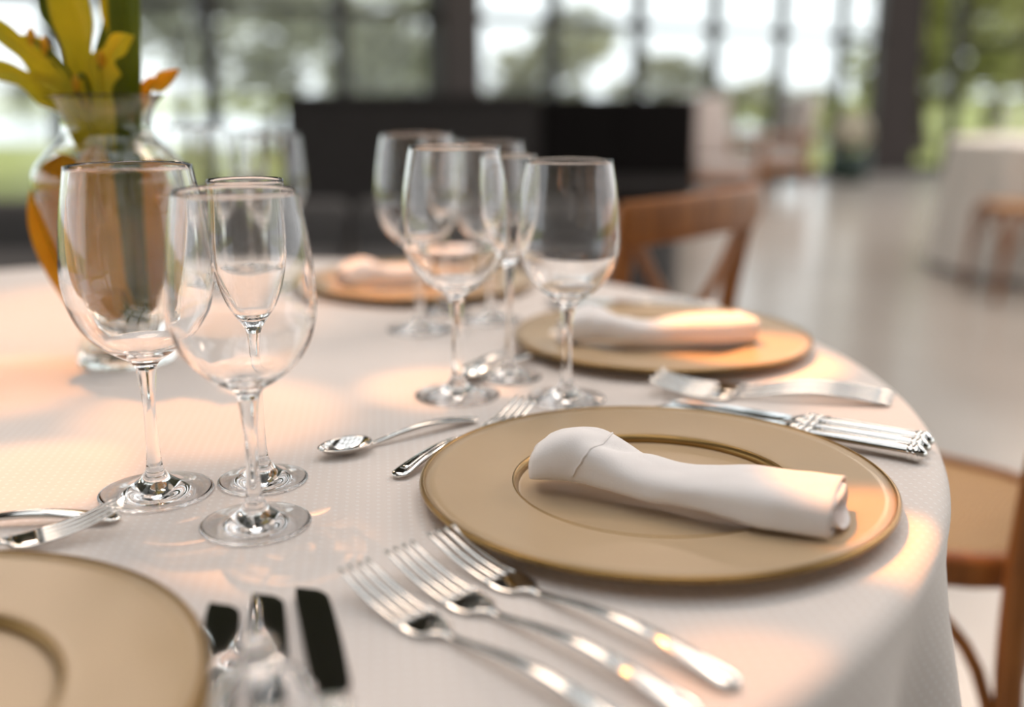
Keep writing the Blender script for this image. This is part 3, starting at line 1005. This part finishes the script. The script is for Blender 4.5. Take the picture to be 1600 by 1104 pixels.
leaf_obj('leaf', [(-.002, -.014, .17), (-.026, -.022, .246), (-.058, -.028, .284), (-.100, -.032, .326)], prof(.0150, .42), YLEAF, st, 3, .40, up=FWD)
leaf_obj('leaf', [(.0, -.01, .16), (-.012, -.016, .26), (-.016, -.014, .31), (-.028, -.012, .39)], prof(.020, .7), YLEAF, st, 2, .3, up=FWD)
leaf_obj('leaf', [(.004, -.014, .18), (.010, -.024, .255), (.022, -.03, .285), (.046, -.036, .300)], prof(.017, .45), YLEAF, st, 3, .45, up=FWD)
leaf_obj('leaf', [(-.004, .004, .18), (-.022, .012, .27), (-.046, .016, .318), (-.060, .014, .342)], prof(.012, .6), GLEAF, st, 2, .45, up=FWD)
leaf_obj('leaf', [(-.006, -.006, .19), (-.030, -.010, .262), (-.052, -.012, .290), (-.078, -.012, .302)], prof(.010, .5), YLEAF, st, 2, .5, up=FWD)
leaf_obj('leaf', [(.006, .0, .20), (.016, .004, .275), (.014, .004, .315), (.004, .006, .345)], prof(.011, .5), YLEAF, st, 2, .5, up=FWD)
leaf_obj('leaf', [(.012, -.008, .19), (.046, -.012, .252), (.060, -.014, .258), (.080, -.016, .270)], prof(.009, .65), OLEAF, st, 2, .4, up=FWD)
leaf_obj('leaf', [(-.004, .01, .20), (-.004, .02, .28), (.010, .03, .33), (.024, .03, .37)], prof(.014, .6), GLEAF, st, 2, .45, up=FWD)
for a, bx_, hh in ((0, -.040, .292), (1, -.052, .300), (2, .012, .280), (3, -.014, .258)):
    obj('bud_stalk', *tube([(0, -.01, .17), (bx_ * .5, -.022, .26), (bx_, -.03, hh)], .0022, 6), GLEAF, st)
    obj('bud', *lathe([(0, -.009), (.003, -.005), (.0042, 0), (.003, .005), (0, .009)], 12), OLEAF, st, True, (bx_, -.03, hh))
obj('stem', *tube([(-.004, .0, .000), (-.008, -.004, .10), (-.004, -.010, .18)], .004, 8), GLEAF, st)
gb2 = tag(empty('broad_green_blade', (VX, VY, T + .014)), 'broad upright deep green leaf blade standing in the vase', 'leaf')
leaf_obj('leaf', [(.018, -.010, .004), (.020, -.014, .10), (.022, -.010, .20), (.030, -.008, .30), (.034, -.006, .41)], lambda t: .016 - .004 * abs(t - .45), GLEAF, gb2, 0, cup=.5, up=FWD, thick=.003)
obj('stem', *tube([(.018, -.006, .002), (.021, -.008, .10), (.024, -.004, .22)], .006, 10), GLEAF, gb2)
am = tag(empty('amber_leaf_bundle', (VX, VY, T + .014)), 'broad amber leaves curled inside the glass vase', 'leaves')
leaf_obj('leaf', [(-.012, -.006, .006), (-.022, -.020, .07), (-.036, -.026, .14), (-.038, -.016, .196)], prof(.036, .6, .35), OLEAF, am, up=FWD, cup=.35)
leaf_obj('leaf', [(.006, .004, .006), (-.004, -.032, .08), (-.006, -.036, .14), (-.004, -.020, .205)], prof(.026, .6, .35), OLEAF, am, up=FWD, cup=.35)
leaf_obj('leaf', [(.014, .006, .006), (.034, -.002, .08), (.048, -.006, .14), (.048, -.004, .192)], prof(.024, .6, .35), OLEAF, am, up=FWD, cup=.3)
leaf_obj('leaf', [(0, .012, .006), (.004, .034, .08), (.008, .042, .14), (.0, .03, .195)], prof(.044, .6, .4), OLEAF, am, up=FWD, cup=-.3)
leaf_obj('leaf', [(-.006, .006, .006), (-.030, .018, .09), (-.046, .014, .15), (-.048, .010, .19)], prof(.024, .6, .35), OLEAF, am, up=FWD, cup=.2)

# ------------------------------------------------------------------ cross-back chairs (facing local +y, origin on the floor)
def make_chair():
    c = empty('cross_back_chair')
    # seat: rounded trapezoid, dished
    vs_, fs = [], []
    n_ = 40
    def outline(a, k):
        ca, sa = math.cos(a), math.sin(a)
        e = 3.2
        r_ = (abs(ca) ** e + abs(sa) ** e) ** (-1 / e)
        x, y = .205 * r_ * ca, .200 * r_ * sa
        x *= 1 + .10 * (y / .2)
        return x * k, y * k
    ks = (.25, .5, .75, .9)
    vs_.append((0, 0, .457))
    for k in ks:
        for i in range(n_):
            x, y = outline(2 * math.pi * i / n_, k)
            vs_.append((x, y, .457 + .008 * k * k))
    fs += [(0, 1 + i, 1 + (i + 1) % n_) for i in range(n_)]
    for q in range(len(ks) - 1):
        for i in range(n_):
            j = (i + 1) % n_
            fs.append((1 + q * n_ + i, 1 + (q + 1) * n_ + i, 1 + (q + 1) * n_ + j, 1 + q * n_ + j))
    o = obj('seat', vs_, fs, RATTAN, c)
    md = o.modifiers.new('thick', 'SOLIDIFY'); md.thickness = .010; md.offset = -1
    # seat frame
    prof_ = [(.885, .462), (.90, .470), (.97, .470), (1.0, .462), (1.0, .436), (.97, .428), (.90, .428), (.885, .436)]
    vs_, fs = [], []
    for i in range(n_):
        for k, z in prof_:
            x, y = outline(2 * math.pi * i / n_, k); vs_.append((x, y, z))
    m_ = len(prof_)
    for i in range(n_):
        j = (i + 1) % n_
        for k in range(m_):
            l = (k + 1) % m_
            fs.append((i * m_ + k, i * m_ + l, j * m_ + l, j * m_ + k))
    recalc(obj('seat_frame', vs_, fs, WOOD, c))
    for s_ in (-1, 1):
        obj('front_leg', *tube([(s_ * .180, .165, .435), (s_ * .188, .178, .2), (s_ * .195, .188, 0)], lambda t: .017 - .003 * t, 12, (0, 1, 0)), WOOD, c)
        obj('back_post', *tube([(s_ * .185, -.235, 0), (s_ * .182, -.190, .25), (s_ * .180, -.180, .45), (s_ * .184, -.192, .65), (s_ * .188, -.224, .835)], lambda t: .0175 - .002 * abs(t - .5), 12, (0, 1, 0)), WOOD, c)
        obj('side_arch', *tube([(s_ * .182, -.186, .20), (s_ * .186, -.13, .36), (s_ * .19, -.0, .425), (s_ * .188, .10, .36), (s_ * .188, .175, .20)], .009, 8, (1, 0, 0)), WOOD, c)
        # crossing back slats
        q = smooth_prof([(-s_ * .165, -.180, .47), (-s_ * .10, -.200, .58), (s_ * .05, -.216 - .008 * s_, .68), (s_ * .165, -.222, .795)], 6)
        obj('cross_slat', *sweep([(*p, .015, .005) for p in q], 10, 2.6, (0, 1, 0)), WOOD, c)
    obj('front_arch', *tube([(-.188, .178, .20), (-.12, .18, .36), (0, .18, .425), (.12, .18, .36), (.188, .178, .20)], .009, 8, (0, 1, 0)), WOOD, c)
    obj('back_arch', *tube([(-.183, -.186, .20), (-.12, -.186, .36), (0, -.186, .425), (.12, -.186, .36), (.183, -.186, .20)], .009, 8, (0, 1, 0)), WOOD, c)
    # top rail
    q = smooth_prof([(-.212, -.220, .825), (-.19, -.230, .825), (-.10, -.256, .828), (0, -.264, .830), (.10, -.256, .828), (.19, -.230, .825), (.212, -.220, .825)], 6)
    obj('top_rail', *sweep([(*p, .036 * (1 if 2 < i < len(q) - 3 else .75), .011) for i, p in enumerate(q)], 14, 3.0, (0, 1, 0)), WOOD, c)
    return c
cc = make_chair()
def chair_at(o, mid, f, label):
    """mid: midpoint between the two back posts at seat height; f: facing"""
    u = Vector((f[0], f[1], 0)).normalized()
    o.location = (mid[0] + u.x * .18, mid[1] + u.y * .18, 0)
    o.rotation_euler = (0, 0, math.atan2(u.y, u.x) - math.pi / 2)
    tag(o, label, 'chair', 'wooden cross back chairs')
chair_at(cc, (.708, 1.284), (-.8, .6), 'wooden chair with woven rattan seat at the right edge beside the tablecloth')
chair_at(copy_tree(cc), (.268, 1.765), (-.76, .65), 'blurred wooden cross back chair behind the rear plate')
chair_at(copy_tree(cc), (2.78, 5.33), (-1, 0), 'distant wooden chair at the far table by the right edge')

for o in C.objects:
    if o.name.startswith('patch_spot'): o.data.cycles.is_caustics_light = True
    if o.type == 'MESH' and o.data.materials and o.data.materials[0] in (GLASS, BOWL): o.cycles.is_caustics_caster = True
    if o.name.startswith('tablecloth'): o.cycles.is_caustics_receiver = True
